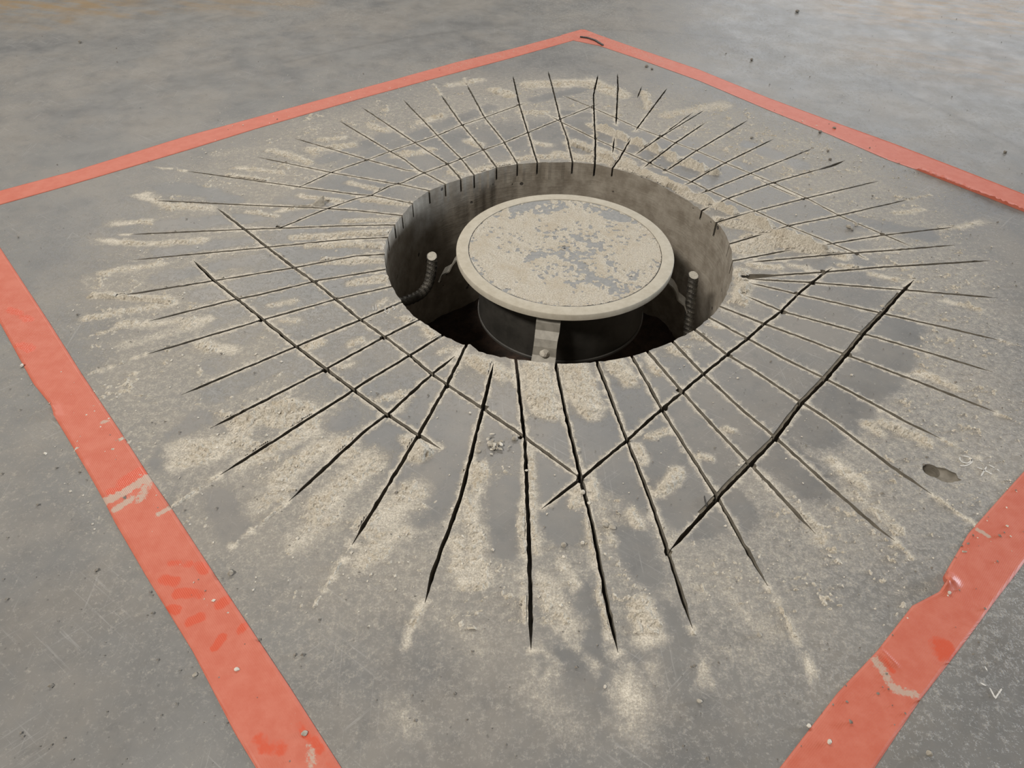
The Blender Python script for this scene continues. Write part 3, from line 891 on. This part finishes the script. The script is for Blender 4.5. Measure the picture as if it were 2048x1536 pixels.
fr = px([(1096, 640)], -0.02)[0] - LC
A0 = math.atan2(fr[1], fr[0])
prof = [(0.146, -0.0185), (0.153, -0.0200), (0.159, -0.030), (0.163, -0.041), (0.173, -0.049), (0.179, -0.058), (0.184, -0.070), (0.196, -0.079), (0.203, -0.094)]
for k in range(4):
    w = [x * (1.0 if k == 0 else 0.62) for x in [0.0172] * 4 + [0.0165, 0.0165, 0.017, 0.0172, 0.0172]]
    v, f = [], []
    P = np.array(prof)
    T = np.gradient(P, axis=0)
    T /= np.linalg.norm(T, axis=1)[:, None]
    Nn = np.stack([-T[:, 1], T[:, 0]], 1) * 0.0011
    for i, (r, z) in enumerate(prof):
        for s in (-1, 1):
            for t in (-1, 1):
                v.append((r + Nn[i, 0] * t, s * w[i], z + Nn[i, 1] * t))
    for i in range(len(prof) - 1):
        a, b = i * 4, i * 4 + 4
        f += [(a + 1, a + 3, b + 3, b + 1), (a, b, b + 2, a + 2), (a, a + 1, b + 1, b), (a + 2, b + 2, b + 3, a + 3)]
    f += [(0, 2, 3, 1), (b, b + 1, b + 3, b + 2)]
    st = mesh('mounting_strap', v, f, [M_STRAP], box, loc=OFF)
    st.rotation_euler = (0, 0, A0 + k * math.pi / 2)

# dust lying on the lid
LG = grid(LC[0] - LR, LC[0] + LR, LC[1] - LR, LC[1] + LR, 0.0012)
lr_ = np.linalg.norm(LG - LC, axis=1)
wl = LG + np.stack([fbm(LG, 40, 3, 71), fbm(LG, 40, 3, 75)], 1) * 0.02


def lidz(pts, r, amt):
    q = px(pts, LZ)
    d, _ = polydist(wl, q)
    return amt * (1 - sstep(r * 0.3e-3, r * 1.7e-3, d))


cov = 0.44 + 0.55 * fbm(LG, 40, 4, 80) + 1.25 * fbm(LG, 170, 3, 85)
for pts, r, a in [([(1030, 420), (1085, 405)], 11, -0.5), ([(1075, 425), (1130, 410)], 8, -0.35), ([(1250, 440), (1220, 430)], 12, -0.45), ([(1060, 515), (1130, 500), (1165, 535)], 9, -0.3), ([(1190, 560), (1240, 575)], 13, -0.35), ([(1150, 470), (1200, 500)], 8, -0.2),
                  ([(960, 490), (1000, 540), (1080, 580)], 22, 0.3), ([(1100, 440), (1180, 430)], 10, 0.25), ([(1260, 520), (1300, 500)], 18, 0.3), ([(1050, 585), (1150, 590)], 14, 0.2), ([(1040, 460), (1000, 440)], 14, 0.2)]:
    cov += lidz(pts, r, a)
cov = np.where(lr_ > SR - 0.0004, -1, cov)
cov = np.where(lr_ < 0.0045, -1, cov)
lh = np.clip((cov - 0.22) * 0.0022, -0.0006, 0.0011) + 0.0009 * fbm(LG, 380, 2, 90)
nx = int(round(math.sqrt(len(LG))))
keep = (cov > 0.1)
idx = np.arange(len(LG)).reshape(nx, nx)
Q = np.stack([idx[:-1, :-1], idx[:-1, 1:], idx[1:, 1:], idx[1:, :-1]], -1).reshape(-1, 4)
Q = Q[(cov[Q] > 0.16).all(1)]
us, inv = np.unique(Q, return_inverse=True)
tag(mesh('cement_dust', np.c_[LG[us], lh[us] + LZ - 0.0008], inv.reshape(-1, 4), [M_DUST], smooth=True),
    'beige cement dust lying in patches on the round lid', 'dust', kind='stuff')

# ------------------------------------------------------------------ rebar stubs
def rebar(name, pts, r, label, end_dir=None):
    P = resample(np.array([tuple(p) for p in pts]), 0.0013)
    # smooth the path
    for _ in range(40):
        P[1:-1] = (P[:-2] + 2 * P[1:-1] + P[2:]) / 4
    T = np.gradient(P, axis=0)
    T /= np.linalg.norm(T, axis=1)[:, None]
    root = empty(name, tuple(P[-1]))
    v, f = [], []
    seg = 18
    up = np.array([1.0, 0.2, 0.1])
    for i, (p, t) in enumerate(zip(P, T)):
        a = np.cross(t, up)
        a /= np.linalg.norm(a)
        b = np.cross(t, a)
        for j in range(seg):
            th = 2 * math.pi * j / seg
            ph = (i * 0.0013 / 0.0075 + 0.45 * math.sin(th)) % 1.0     # slanted ribs
            rib = 0.0012 * max(0.0, 1 - abs(ph - 0.5) / 0.30)
            lug = 0.0011 * max(0, 1 - abs(((th / math.pi) % 1.0) - 0.5) / 0.10)
            rr_ = r + max(rib, lug)
            if i == 0:
                rr_ = r * 0.97
            rad = a * math.cos(th) + b * math.sin(th)
            # slanted saw cut across the tip
            sc = 0.75 * r * (1 + rad @ np.array([0.05, -0.98, 0.0]))
            si = i * 0.0013
            v.append(tuple(p + rad * rr_ + t * max(0.0, sc - si) - P[-1]))
    for i in range(len(P) - 1):
        for j in range(seg):
            k = (j + 1) % seg
            f.append((i * seg + j, i * seg + k, (i + 1) * seg + k, (i + 1) * seg + j))
    mesh('ribbed_bar', v, f, [M_REBAR], root, smooth=False)
    c = [v[j] for j in range(seg)]
    tip = P[0] + T[0] * 0.75 * r - P[-1]
    mesh('cut_end', c + [tuple(tip)], [(j, (j + 1) % seg, seg) for j in range(seg)], [M_REBEND], root)
    tag(root, label, 'rebar')


rebar('rebar_stub', [px3((863, 505), -0.030), px3((865, 522), -0.043), px3((863, 545), -0.060), px3((857, 570), -0.077), px3((842, 589), -0.087), px3((822, 599), -0.091), px3((798, 606), -0.091)], 0.0076,
      'bent rebar stub curving up out of the hole wall', None)
rebar('rebar_stub', [px3((1388, 543), -0.034), px3((1382, 600), -0.075), px3((1377, 660), -0.122), px3((1375, 700), -0.153)], 0.0074,
      'straight upright ribbed rebar stub beside the floor box', None)

# ------------------------------------------------------------------ tape strips
TAPES = [
    ('red tape strip with boot-print marks and a scraped grey smear', (-1, 1),
     [(0, 495), (100, 647), (165, 750), (240, 862), (300, 955), (345, 1020), (430, 1150), (500, 1255), (580, 1375), (683, 1536)],
     [(0, 646), (67, 768), (85, 790), (105, 815), (110, 835), (130, 868), (160, 918), (175, 943), (207, 1000), (230, 1045), (292, 1152), (385, 1302), (470, 1467), (512, 1536)]),
    ('dusty red tape strip meeting the pale corner, free of folds', (-1, 0),
     [(0, 410), (100, 382), (200, 353), (390, 296), (512, 258), (637, 222), (727, 196), (837, 166), (1024, 116), (1165, 76)],
     [(0, 382), (150, 342), (375, 272), (512, 235), (687, 187), (787, 160), (912, 125), (1024, 98), (1139, 67), (1168, 59)]),
    ('pale pink-red tape strip with glittering ribs and a lifted edge', (0, 1),
     [(1150, 82), (1199, 92), (1274, 117), (1399, 162), (1536, 220), (1661, 270), (1776, 320), (1836, 341), (1861, 351), (1936, 380), (2048, 424)],
     [(1163, 59), (1174, 62), (1274, 97), (1399, 140), (1536, 196), (1661, 242), (1786, 287), (1911, 335), (2036, 384), (2048, 389)]),
    ('bright ribbed red tape strip with a puckered fold on its edge', (1, -1),
     [(1559, 1536), (1674, 1387), (1754, 1302), (1824, 1212), (1878, 1184), (1888, 1168), (1885, 1155), (1936, 1068), (1998, 998), (2048, 943)],
     [(1749, 1536), (1839, 1402), (1924, 1292), (1994, 1197), (2029, 1152), (2048, 1126)]),
]
CLEAN = [(1.0, 9, [(250, 965), (290, 940)]), (0.9, 6, [(220, 985), (260, 980)]), (0.8, 7, [(20, 620), (60, 640)]), (0.7, 8, [(40, 690), (60, 700)]), (0.8, 5, [(340, 1125), (380, 1128)]), (0.85, 6, [(395, 1130), (408, 1140)]), (0.85, 6, [(325, 1160), (350, 1165)]), (0.9, 6, [(355, 1187), (400, 1188)]), (0.9, 6, [(440, 1210), (455, 1200)]), (0.9, 5, [(340, 1218), (352, 1222)]), (0.9, 6, [(380, 1245), (400, 1235)]), (0.9, 5, [(430, 1295), (445, 1275)]), (0.8, 5, [(480, 1262), (490, 1250)]), (0.6, 9, [(520, 1480), (560, 1500)]), (0.7, 6, [(600, 1450), (640, 1500)]), (0.6, 6, [(660, 1530), (680, 1536)]),
         (0.7, 12, [(1890, 1310), (1880, 1290)]), (0.7, 5, [(1770, 1320), (1785, 1340)]), (0.35, 30, [(520, 245), (640, 215)]), (0.3, 30, [(200, 340), (420, 278)]), (0.35, 30, [(1400, 150), (1460, 175)])]
SMEAR = [(1.0, 5, [(208, 1005), (250, 985), (300, 952)]), (0.9, 4, [(230, 1020), (262, 1000)]), (0.95, 2.5, [(315, 1030), (342, 1015)]), (0.7, 5, [(300, 960), (280, 1000)]), (0.26, 30, [(900, 135), (1150, 70)]), (0.28, 26, [(1180, 70), (1340, 130)]), (0.7, 4, [(1750, 1320), (1790, 1380), (1830, 1390)]), (0.9, 2.5, [(1955, 1060), (1975, 1072)]), (0.6, 4, [(620, 1500), (625, 1530)]), (0.22, 30, [(640, 215), (720, 192)]), (0.7, 3, [(205, 845), (215, 842)])]


def extend(P, ds, de):
    P = np.array(P)
    if ds:
        t = P[0] - P[min(3, len(P) - 1)]
        P = np.vstack([P[0] + t / np.linalg.norm(t) * ds, P])
    if de:
        t = P[-1] - P[max(-4, -len(P))]
        P = np.vstack([P, P[-1] + t / np.linalg.norm(t) * de])
    return P


for label, ext, inn, out in TAPES:
    e = [0.0 if x == 0 else 0.12 for x in ext]
    I, O = extend(px(inn), *e), extend(px(out), *e)
    n = 420
    I, O = resample(I, 1e9), resample(O, 1e9)
    I, O = extend(px(inn), *e), extend(px(out), *e)

    def by_axis(A, n):
        s = np.r_[0, np.cumsum(np.linalg.norm(np.diff(A, axis=0), axis=1))]
        t = np.linspace(0, s[-1], n)
        return np.stack([np.interp(t, s, A[:, k]) for k in range(2)], 1)
    # match both edges along the strip direction
    d = (O[-1] + I[-1] - O[0] - I[0])
    d /= np.linalg.norm(d)
    tt = np.linspace(min((I[0] @ d), (O[0] @ d)), max((I[-1] @ d), (O[-1] @ d)), n)
    nrm = np.array([-d[1], d[0]])

    def across(A):
        o_ = np.argsort(A @ d, kind='stable')
        return np.interp(tt, (A @ d)[o_], (A @ nrm)[o_])
    ai, ao = across(I), across(O)
    m = 15
    UVs, V, N2 = [], [], []
    for q in range(n):
        for k in range(m):
            w = k / (m - 1)
            V.append(tt[q] * d + (ai[q] * (1 - w) + ao[q] * w) * nrm)
            UVs.append((tt[q], abs(ao[q] - ai[q]) * w))
    V = np.array(V)
    z = 0.00055 + 0.0005 * np.maximum(0, fbm(V, 30, 3, 15)) + 0.00025 * fbm(V, 120, 2, 16)
    # puckers and lifted edges
    for pts, r, hh in [([(1884, 1170), (1900, 1160)], 10, 0.006), ([(105, 815), (112, 835)], 7, 0.003), ([(1840, 341), (1940, 380), (2048, 424)], 9, 0.0045), ([(165, 925), (172, 935)], 4, 0.002), ([(1760, 1300), (1790, 1330)], 3, 0.0015)]:
        dq, _ = polydist(V, px(pts))
        z += hh * (1 - sstep(0.1 * r * 1e-3, r * 1e-3, dq)) * (0.55 + 0.9 * vnoise(V, 260, 3))
    nv = len(V)
    verts = np.vstack([np.c_[V, z], np.c_[V, np.full(nv, 0.00012)]])
    F = []
    uvl = []
    for q in range(n - 1):
        for k in range(m - 1):
            a = q * m + k
            F.append((a, a + 1, a + m + 1, a + m))
    # winding: make the top face up
    a, b_, c_ = V[F[0][0]], V[F[0][1]], V[F[0][2]]
    if np.cross(b_ - a, c_ - a) < 0:
        F = [f[::-1] for f in F]
    top = len(F)
    F += [tuple(x + nv for x in f[::-1]) for f in F]
    bound = [q * m for q in range(n)] + [(n - 1) * m + k for k in range(1, m)] + [q * m + m - 1 for q in range(n - 2, -1, -1)] + [k for k in range(m - 2, 0, -1)]
    for i in range(len(bound)):
        a, b_ = bound[i], bound[(i + 1) % len(bound)]
        F.append((a, b_, b_ + nv, a + nv))
    o = mesh('floor_tape', verts, F, [M_TAPE])
    o.data.polygons.foreach_set('use_smooth', [i < top for i in range(len(F))])
    uv = o.data.uv_layers.new(name='UVMap')
    li = np.zeros(len(o.data.loops), int)
    o.data.loops.foreach_get('vertex_index', li)
    UVa = np.array(UVs)
    uv.data.foreach_set('uv', UVa[li % nv].astype(np.float32).ravel())
    cl = np.clip(strokes_eval(V, CLEAN, 0.8), 0, 1)
    sm = np.clip(strokes_eval(V, SMEAR, 0.8), 0, 1)
    cover_attr(o, np.vstack([np.c_[cl, sm, cl * 0]] * 2))
    tag(o, label, 'tape', 'red tape strips framing the hole')

# ------------------------------------------------------------------ loose dust on the slab
ST = 0.0017
DG = grid(CEN[0] - 0.66, CEN[0] + 0.68, CEN[1] - 0.63, CEN[1] + 0.66, ST)
nxd = len(np.arange(CEN[0] - 0.66, CEN[0] + 0.68 + ST / 2, ST))
nyd = len(DG) // nxd
D = dust_density(DG)
dn = 1.0 * fbm(DG, 42, 4, 101) + 0.8 * fbm(DG, 260, 2, 110)
hd = (D + dn - 0.76) * 0.0062
hd = np.where(hd > 0, 0.0022 * np.tanh(hd / 0.0022), hd)
hd += (0.0026 * (vnoise(DG, 290, 120) - 0.42) + RNG.normal(0, 0.00028, len(hd))) * (hd > 0)
# furrows and ridges left by the saw's guide shoe
for pts, r, hh in [([(1200, 256), (1280, 287), (1370, 325), (1440, 352)], 6, 0.009), ([(1290, 352), (1400, 398), (1520, 447), (1650, 503)], 6, 0.010), ([(1140, 290), (1240, 325), (1340, 370)], 5, 0.007), ([(1300, 330), (1420, 378)], 3, 0.004), ([(600, 484), (770, 468)], 3, 0.003), ([(650, 503), (768, 492)], 3, 0.003), ([(200, 592), (345, 604)], 3, 0.003),
                   ([(830, 900), (850, 908)], 9, 0.006), ([(480, 836), (600, 812)], 5, 0.004), ([(1330, 975), (1350, 955)], 6, 0.003), ([(990, 190), (1000, 180)], 6, 0.004), ([(880, 225), (888, 232)], 6, 0.004), ([(1290, 180), (1302, 210)], 8, 0.003), ([(1480, 595), (1490, 575)], 9, 0.006), ([(1475, 555), (1485, 545)], 8, 0.005)]:
    dq, _ = polydist(DG, px(pts))
    hd += hh * (1 - sstep(0, r * 1.6e-3, dq)) * (0.55 + 0.9 * vnoise(DG, 120, 7)) * (hd > -0.001)
dcd = near_cut(DG)
hd = np.where(dcd < 0.0004, -0.01, np.minimum(hd, np.maximum(0, dcd) * 0.9 + 0.0002))
prim, _ = polydist(DG, np.vstack([rimw, rimw[:1]]))
rd = np.linalg.norm(DG - CEN, axis=1)
rim_r = np.interp(np.arctan2(DG[:, 1] - CEN[1], DG[:, 0] - CEN[0]), np.sort(ang), np.linalg.norm(rimw - CEN, axis=1), period=2 * math.pi)
hd = np.where(rd < rim_r + 0.0006, -0.01, np.minimum(hd, np.maximum(0, rd - rim_r) * 0.7 + 0.0002))
hd = np.where(np.linalg.norm(DG - dc, axis=1) < 0.022, -0.01, hd)
idx = np.arange(nxd * nyd).reshape(nyd, nxd)
Q = np.stack([idx[:-1, :-1], idx[:-1, 1:], idx[1:, 1:], idx[1:, :-1]], -1).reshape(-1, 4)
hq = hd[Q]
Q = Q[(hq.max(1) > 0.00002) & (hq.min(1) > -0.009)]
us, inv = np.unique(Q, return_inverse=True)
dust = mesh('cement_dust', np.c_[DG[us], np.maximum(hd[us], -0.0006)], inv.reshape(-1, 4), [M_DUST], smooth=False)
tag(dust, 'beige cement dust drifted over the sawn slab around the hole', 'dust', kind='stuff')
print('DUST quads', len(Q))

# ------------------------------------------------------------------ grit and chips
OCT = np.array([(1, 0, 0), (-1, 0, 0), (0, 1, 0), (0, -1, 0), (0, 0, 1), (0, 0, -1)], float)
OF = [(0, 2, 4), (2, 1, 4), (1, 3, 4), (3, 0, 4), (2, 0, 5), (1, 2, 5), (3, 1, 5), (0, 3, 5)]


def grit(name, P, size, mat, label, zbase=0.0):
    n = len(P)
    v = OCT[None] * RNG.uniform(0.55, 1.15, (n, 6, 1)) * size[:, None, None]
    v[:, :, 2] *= 0.75
    a = RNG.uniform(0, 6.28, n)
    x = v[:, :, 0] * np.cos(a)[:, None] - v[:, :, 1] * np.sin(a)[:, None]
    y = v[:, :, 0] * np.sin(a)[:, None] + v[:, :, 1] * np.cos(a)[:, None]
    tl = RNG.normal(0, 0.35, n)[:, None]
    zz = v[:, :, 2] + x * tl
    zz = zz - zz.min(1)[:, None] * 0.72
    base = zbase if np.ndim(zbase) == 0 else zbase[:, None]
    W = np.stack([x + P[:, :1], y + P[:, 1:], zz + base], -1).reshape(-1, 3)
    F = (np.array(OF)[None] + (np.arange(n) * 6)[:, None, None]).reshape(-1, 3)
    return tag(mesh(name, W, F, [mat]), label, 'grit', kind='stuff')


cand = np.c_[RNG.uniform(CEN[0] - 0.66, CEN[0] + 0.68, 60000), RNG.uniform(CEN[1] - 0.62, CEN[1] + 0.66, 60000)]
Dc = dust_density(cand)
rc = np.linalg.norm(cand - CEN, axis=1)
dk = near_cut(cand)
rmr = np.interp(np.arctan2(cand[:, 1] - CEN[1], cand[:, 0] - CEN[0]), np.sort(ang), np.linalg.norm(rimw - CEN, axis=1), period=2 * math.pi)
prob = np.clip(Dc - 0.15, 0.10, 1) ** 1.5 * 0.50
ok = (RNG.uniform(0, 1, len(cand)) < prob) & (dk > 0.0015) & (rc > rmr + 0.002) & (np.linalg.norm(cand - dc, axis=1) > 0.012)
ok &= (np.abs(cand @ np.array([0.7536, 0.6574]) - CEN @ np.array([0.7536, 0.6574])) < 0.72)
C1 = cand[ok]
sz_ = np.clip(RNG.lognormal(-6.98, 0.45, len(C1)), 0.0003, 0.0023)
iz = np.clip(((C1 - DG[0]) / ST).round().astype(int), 0, [nxd - 1, nyd - 1])
zb = np.maximum(0, hd[iz[:, 1] * nxd + iz[:, 0]]) * 0.8
grit('concrete_grit', C1, sz_, M_GRIT, 'pale concrete grit scattered over the sawn slab', zb)
print('GRIT', len(C1))
# darker crumbs thrown out beyond the dust and across the tape
pts = np.c_[RNG.uniform(0, 2048, 3000), RNG.uniform(20, 1530, 3000)]
P2 = px(pts)
r2 = np.linalg.norm(P2 - CEN, axis=1)
side = np.clip((pts[:, 0] - 900) / 1000, 0.0, 1) * np.clip(1.15 - np.abs(pts[:, 1] - 480) / 900, 0.1, 1)
ok = (RNG.uniform(0, 1, len(P2)) < 0.16 + 0.6 * side) & (r2 > 0.30) & (near_cut(P2) > 0.002)
C2 = P2[ok]
grit('concrete_grit', C2, np.clip(RNG.lognormal(-6.95, 0.4, len(C2)), 0.0005, 0.0024), M_GRITD, 'dark crumbs strewn across the floor and the tape', 0.0006)


def chip(p, size, label, mat, seed, stretch=(1, 1, 0.7), rot=0.0, z=0.0, tilt=0.0, group=None):
    rs = np.random.default_rng(seed)
    bm = bmesh.new()
    bmesh.ops.create_icosphere(bm, subdivisions=2, radius=1.0)
    planes = []
    for _ in range(9):
        d = rs.normal(size=3)
        d /= np.linalg.norm(d)
        planes.append((d, rs.uniform(0.55, 0.9)))
    for v in bm.verts:
        q = np.array(v.co)
        for d, o in planes:
            t = q @ d
            if t > o:
                q = q - d * (t - o)
        q = q * (1 + rs.normal(0, 0.025)) * np.array(stretch) * size
        v.co = q
    bmesh.ops.rotate(bm, verts=bm.verts, cent=(0, 0, 0), matrix=Matrix.Rotation(rot, 3, 'Z') @ Matrix.Rotation(tilt, 3, 'X'))
    zm = min(v.co.z for v in bm.verts)
    bmesh.ops.translate(bm, verts=bm.verts, vec=(0, 0, -zm - size * 0.06))
    me = bpy.data.meshes.new('concrete_chip')
    bm.to_mesh(me)
    bm.free()
    me.materials.append(mat)
    o = bpy.data.objects.new('concrete_chip', me)
    w = px([p], z)[0]
    o.location = (w[0], w[1], z)
    COL.objects.link(o)
    return tag(o, label, 'chip', group)


M_CHIP = mat_simple('broken_concrete', (0.23, 0.205, 0.165), (0.40, 0.365, 0.305), 0.95, 160, 0, 0.5, 0.001)
M_CHIPL = mat_simple('pale_broken_concrete', (0.44, 0.40, 0.335), (0.58, 0.54, 0.465), 0.95, 160, 0, 0.5, 0.001)
chip((1648, 500), 0.0064, 'rounded grey pebble resting on the dust ridge', M_CHIP, 1, (1, 1, 0.95), z=0.001)
wp = [px3((621, 414), 0), px3((649, 411), 0), px3((648, 404), 0), px3((628, 406), 0)]
wc = sum(wp, Vector()) / 4
wt = [v - wc for v in wp] + [Vector((-0.002, 0.001, 0.009)), Vector((0.011, 0.003, 0.0155)), Vector((0.0105, 0.007, 0.013)), Vector((-0.003, 0.005, 0.008))]
tag(mesh('concrete_chip', wt, [(3, 2, 1, 0), (0, 1, 5, 4), (1, 2, 6, 5), (2, 3, 7, 6), (3, 0, 4, 7), (4, 5, 6, 7)], [M_CHIP], loc=tuple(wc - Vector((0, 0, 0.0004)))),
    'wedge-shaped tan concrete chunk beside a saw cut', 'chip')
chip((1089, 712), 0.0080, 'pale stone sitting on the foot of the front strap', M_CHIPL, 3, (1, 0.8, 0.9), 0.4, -0.0690)
for k, (p, s, m, lab) in enumerate([
    ((1697, 457), 0.0050, M_CHIP, 'largest dark crumb in the small heap between two cuts'), ((1711, 451), 0.0040, M_CHIP, 'dark crumb at the thin end of the small heap'), ((1704, 461), 0.0026, M_GRITD, 'tiny dark crumb in front of the small heap'),
    ((848, 900), 0.0060, M_CHIPL, 'beige clod on top of the dust heap by a kerf end'), ((842, 908), 0.0042, M_CHIPL, 'smaller beige clod against the dust heap'),
    ((1030, 878), 0.0036, M_CHIP, 'lone grey chip between the crumb pile and a long cut'),
    ((1166, 986), 0.0028, M_CHIPL, 'small pale chip just past the kerf crossing'), ((1053, 942), 0.0022, M_CHIPL, 'pale crumb wedged over the long front cut'), ((1178, 1008), 0.0024, M_CHIPL, 'pale crumb wedged in the second front cut'),
    ((1210, 1053), 0.0040, M_CHIP, 'grey chip beside a pale dust patch'), ((1224, 1057), 0.0034, M_CHIP, 'flat grey chip in a pair of chips'), ((1127, 1092), 0.0030, M_CHIP, 'grey crumb on bare concrete between two long cuts'), ((1165, 1087), 0.0026, M_CHIPL, 'white crumb on bare concrete between two long cuts'),
    ((462, 1148), 0.0034, M_CHIP, 'grey crumb beside the boot-printed tape'), ((1210, 1374), 0.0018, M_CHIPL, 'white speck below the scribed saw line'),
    ((475, 1340), 0.0024, M_CHIPL, 'pale crumb lying on the boot-printed tape'), ((609, 1468), 0.0024, M_CHIP, 'brown crumb near the end of the boot-printed tape'), ((390, 1350), 0.0024, M_CHIP, 'grey crumb on the outer edge of the boot-printed tape'),
    ((1857, 1508), 0.0028, M_CHIP, 'dark crumb outside the ribbed tape'), ((1658, 1485), 0.0024, M_CHIPL, 'tan crumb on the ribbed tape'), ((1898, 1187), 0.0026, M_CHIPL, 'pale crumb beside the puckered tape fold'),
    ((1616, 1453), 0.0024, M_CHIPL, 'white crumb just inside the ribbed tape'), ((1519, 1270), 0.0026, M_CHIP, 'brown crumb inside the ribbed tape'), ((1399, 1404), 0.0026, M_CHIP, 'grey crumb at the end of a scribed line'),
    ((45, 733), 0.0030, M_CHIPL, 'tan crumb on the tape beside the dark cleaned patch'), ((1503, 277), 0.0042, M_GRITD, 'dark crumb between the back saw cuts'), ((161, 86), 0.0042, M_GRITD, 'black crumb alone on the far floor'), ((1660, 320), 0.0040, M_GRITD, 'dark crumb above the widened saw cut'), ((1655, 304), 0.0036, M_GRITD, 'dark crumb nearest the lifted tape'),
    ((1640, 266), 0.0040, M_GRITD, 'dark crumb on the inner edge of the lifted tape'), ((1668, 257), 0.0036, M_GRITD, 'dark crumb lying on the lifted tape'), ((1594, 25), 0.0060, M_GRITD, 'black crumb by the bluish window sheen'), ((2010, 306), 0.0040, M_GRITD, 'dark crumb outside the lifted tape'), ((1293, 134), 0.0046, M_GRITD, 'first of two dark crumbs near the pale corner'), ((1304, 139), 0.0040, M_GRITD, 'second of two dark crumbs near the pale corner'), ((1503, 121), 0.0044, M_GRITD, 'elongated dark crumb on the scuffed far floor'),
]):
    chip(p, s, lab, m, 20 + k, (random.uniform(0.9, 1.3), random.uniform(0.7, 1), random.uniform(0.55, 0.8)), random.uniform(0, 3), 0.0002)
# crumb pile between two cuts, flaky chips one by one
for k in range(44):
    a, r = random.uniform(0, 6.28), abs(random.gauss(0, 1))
    p = (988 + 15 * r * math.cos(a), 890 + 9 * r * math.sin(a))
    chip(p, random.uniform(0.0016, 0.0034), 'flaky chip in the crumb pile between two long cuts', M_CHIPL if random.random() < 0.25 else M_CHIP, 200 + k,
         (random.uniform(0.9, 1.5), random.uniform(0.5, 0.9), 0.5), random.uniform(0, 3), random.uniform(0, 0.0022), random.uniform(-0.5, 0.5), 'chips in the crumb pile')
# ------------------------------------------------------------------ chalk, wire and a painted shadow strip
def ribbon(name, lines, w, mat, label, cat, z=0.0006, th=0.0003):
    v, f = [], []
    for L in lines:
        C = resample(px(L), 0.0015)
        if len(C) < 3:
            C = resample(px(L), np.linalg.norm(px(L)[-1] - px(L)[0]) / 3)
        T = np.gradient(C, axis=0)
        T /= np.linalg.norm(T, axis=1)[:, None] + 1e-9
        N = np.stack([-T[:, 1], T[:, 0]], 1)
        b0 = len(v)
        for i, c in enumerate(C):
            ww = w * RNG.uniform(0.7, 1.1) * (0.5 if i in (0, len(C) - 1) else 1)
            for s, zz in ((-1, z - th), (-1, z), (1, z), (1, z - th)):
                v.append((*(c + N[i] * ww / 2 * s), zz))
        for i in range(len(C) - 1):
            for k in range(4):
                a = b0 + i * 4
                f.append((a + k, a + 4 + k, a + 4 + (k + 1) % 4, a + (k + 1) % 4))
        e = b0 + (len(C) - 1) * 4
        f += [(b0, b0 + 1, b0 + 2, b0 + 3), (e + 3, e + 2, e + 1, e)]
    return tag(mesh(name, v, f, [mat]), label, cat)


def z4(o, L):
    return [[(o[0] + x / 4, o[1] + y / 4) for x, y in s] for s in L]


ribbon('chalk_mark', z4((1536, 768), [[(1535, 588), (1532, 605), (1550, 625), (1590, 637), (1620, 622), (1627, 600), (1600, 584), (1560, 578)], [(1626, 602), (1630, 628), (1600, 650), (1560, 658), (1535, 655)]]), 0.0016, M_CHALK, 'chalk looped numeral beside the drilled hole', 'chalk mark')
ribbon('chalk_mark', z4((1536, 768), [[(1672, 668), (1730, 692), (1792, 725)], [(1748, 662), (1730, 692), (1703, 738)], [(1690, 610), (1712, 622)], [(1765, 648), (1810, 672)], [(1832, 682), (1850, 702)]]), 0.0016, M_CHALK, 'chalk star near the drilled hole', 'chalk mark')
ribbon('chalk_mark', z4((512, 384), [[(1035, 928), (1032, 962), (1050, 976), (1066, 962), (1062, 930)], [(1112, 915), (1090, 918), (1098, 928), (1112, 935), (1098, 948)], [(935, 915), (940, 948)], [(958, 900), (962, 945)]]), 0.0010, M_CHALK, 'tiny chalk letters on slab segments at the hole rim', 'chalk mark')
ribbon('chalk_mark', [[(1969, 1333), (1974, 1342)], [(1979, 1376), (1990, 1397), (2003, 1378)], [(1960, 1366), (1972, 1372)]], 0.0014, M_CHALK, 'faint chalk tick outside the ribbed tape', 'chalk mark')
ribbon('wire_or_tape_shadow', [[(1408, 993), (1410, 1003), (1413, 1015)]], 0.0013, M_BLACK, 'short black wire offcut lying by a front cut', 'wire', 0.0016, 0.0014)
ribbon('wire_or_tape_shadow', [[(1160, 75), (1175, 77), (1190, 82), (1206, 92)]], 0.006, M_BLACK, 'dark curved strip standing in for the shadow under the curled tape corner', 'wire', 0.0032, 0.0026)  # dark strip drawn in place of the shade under the curling tape
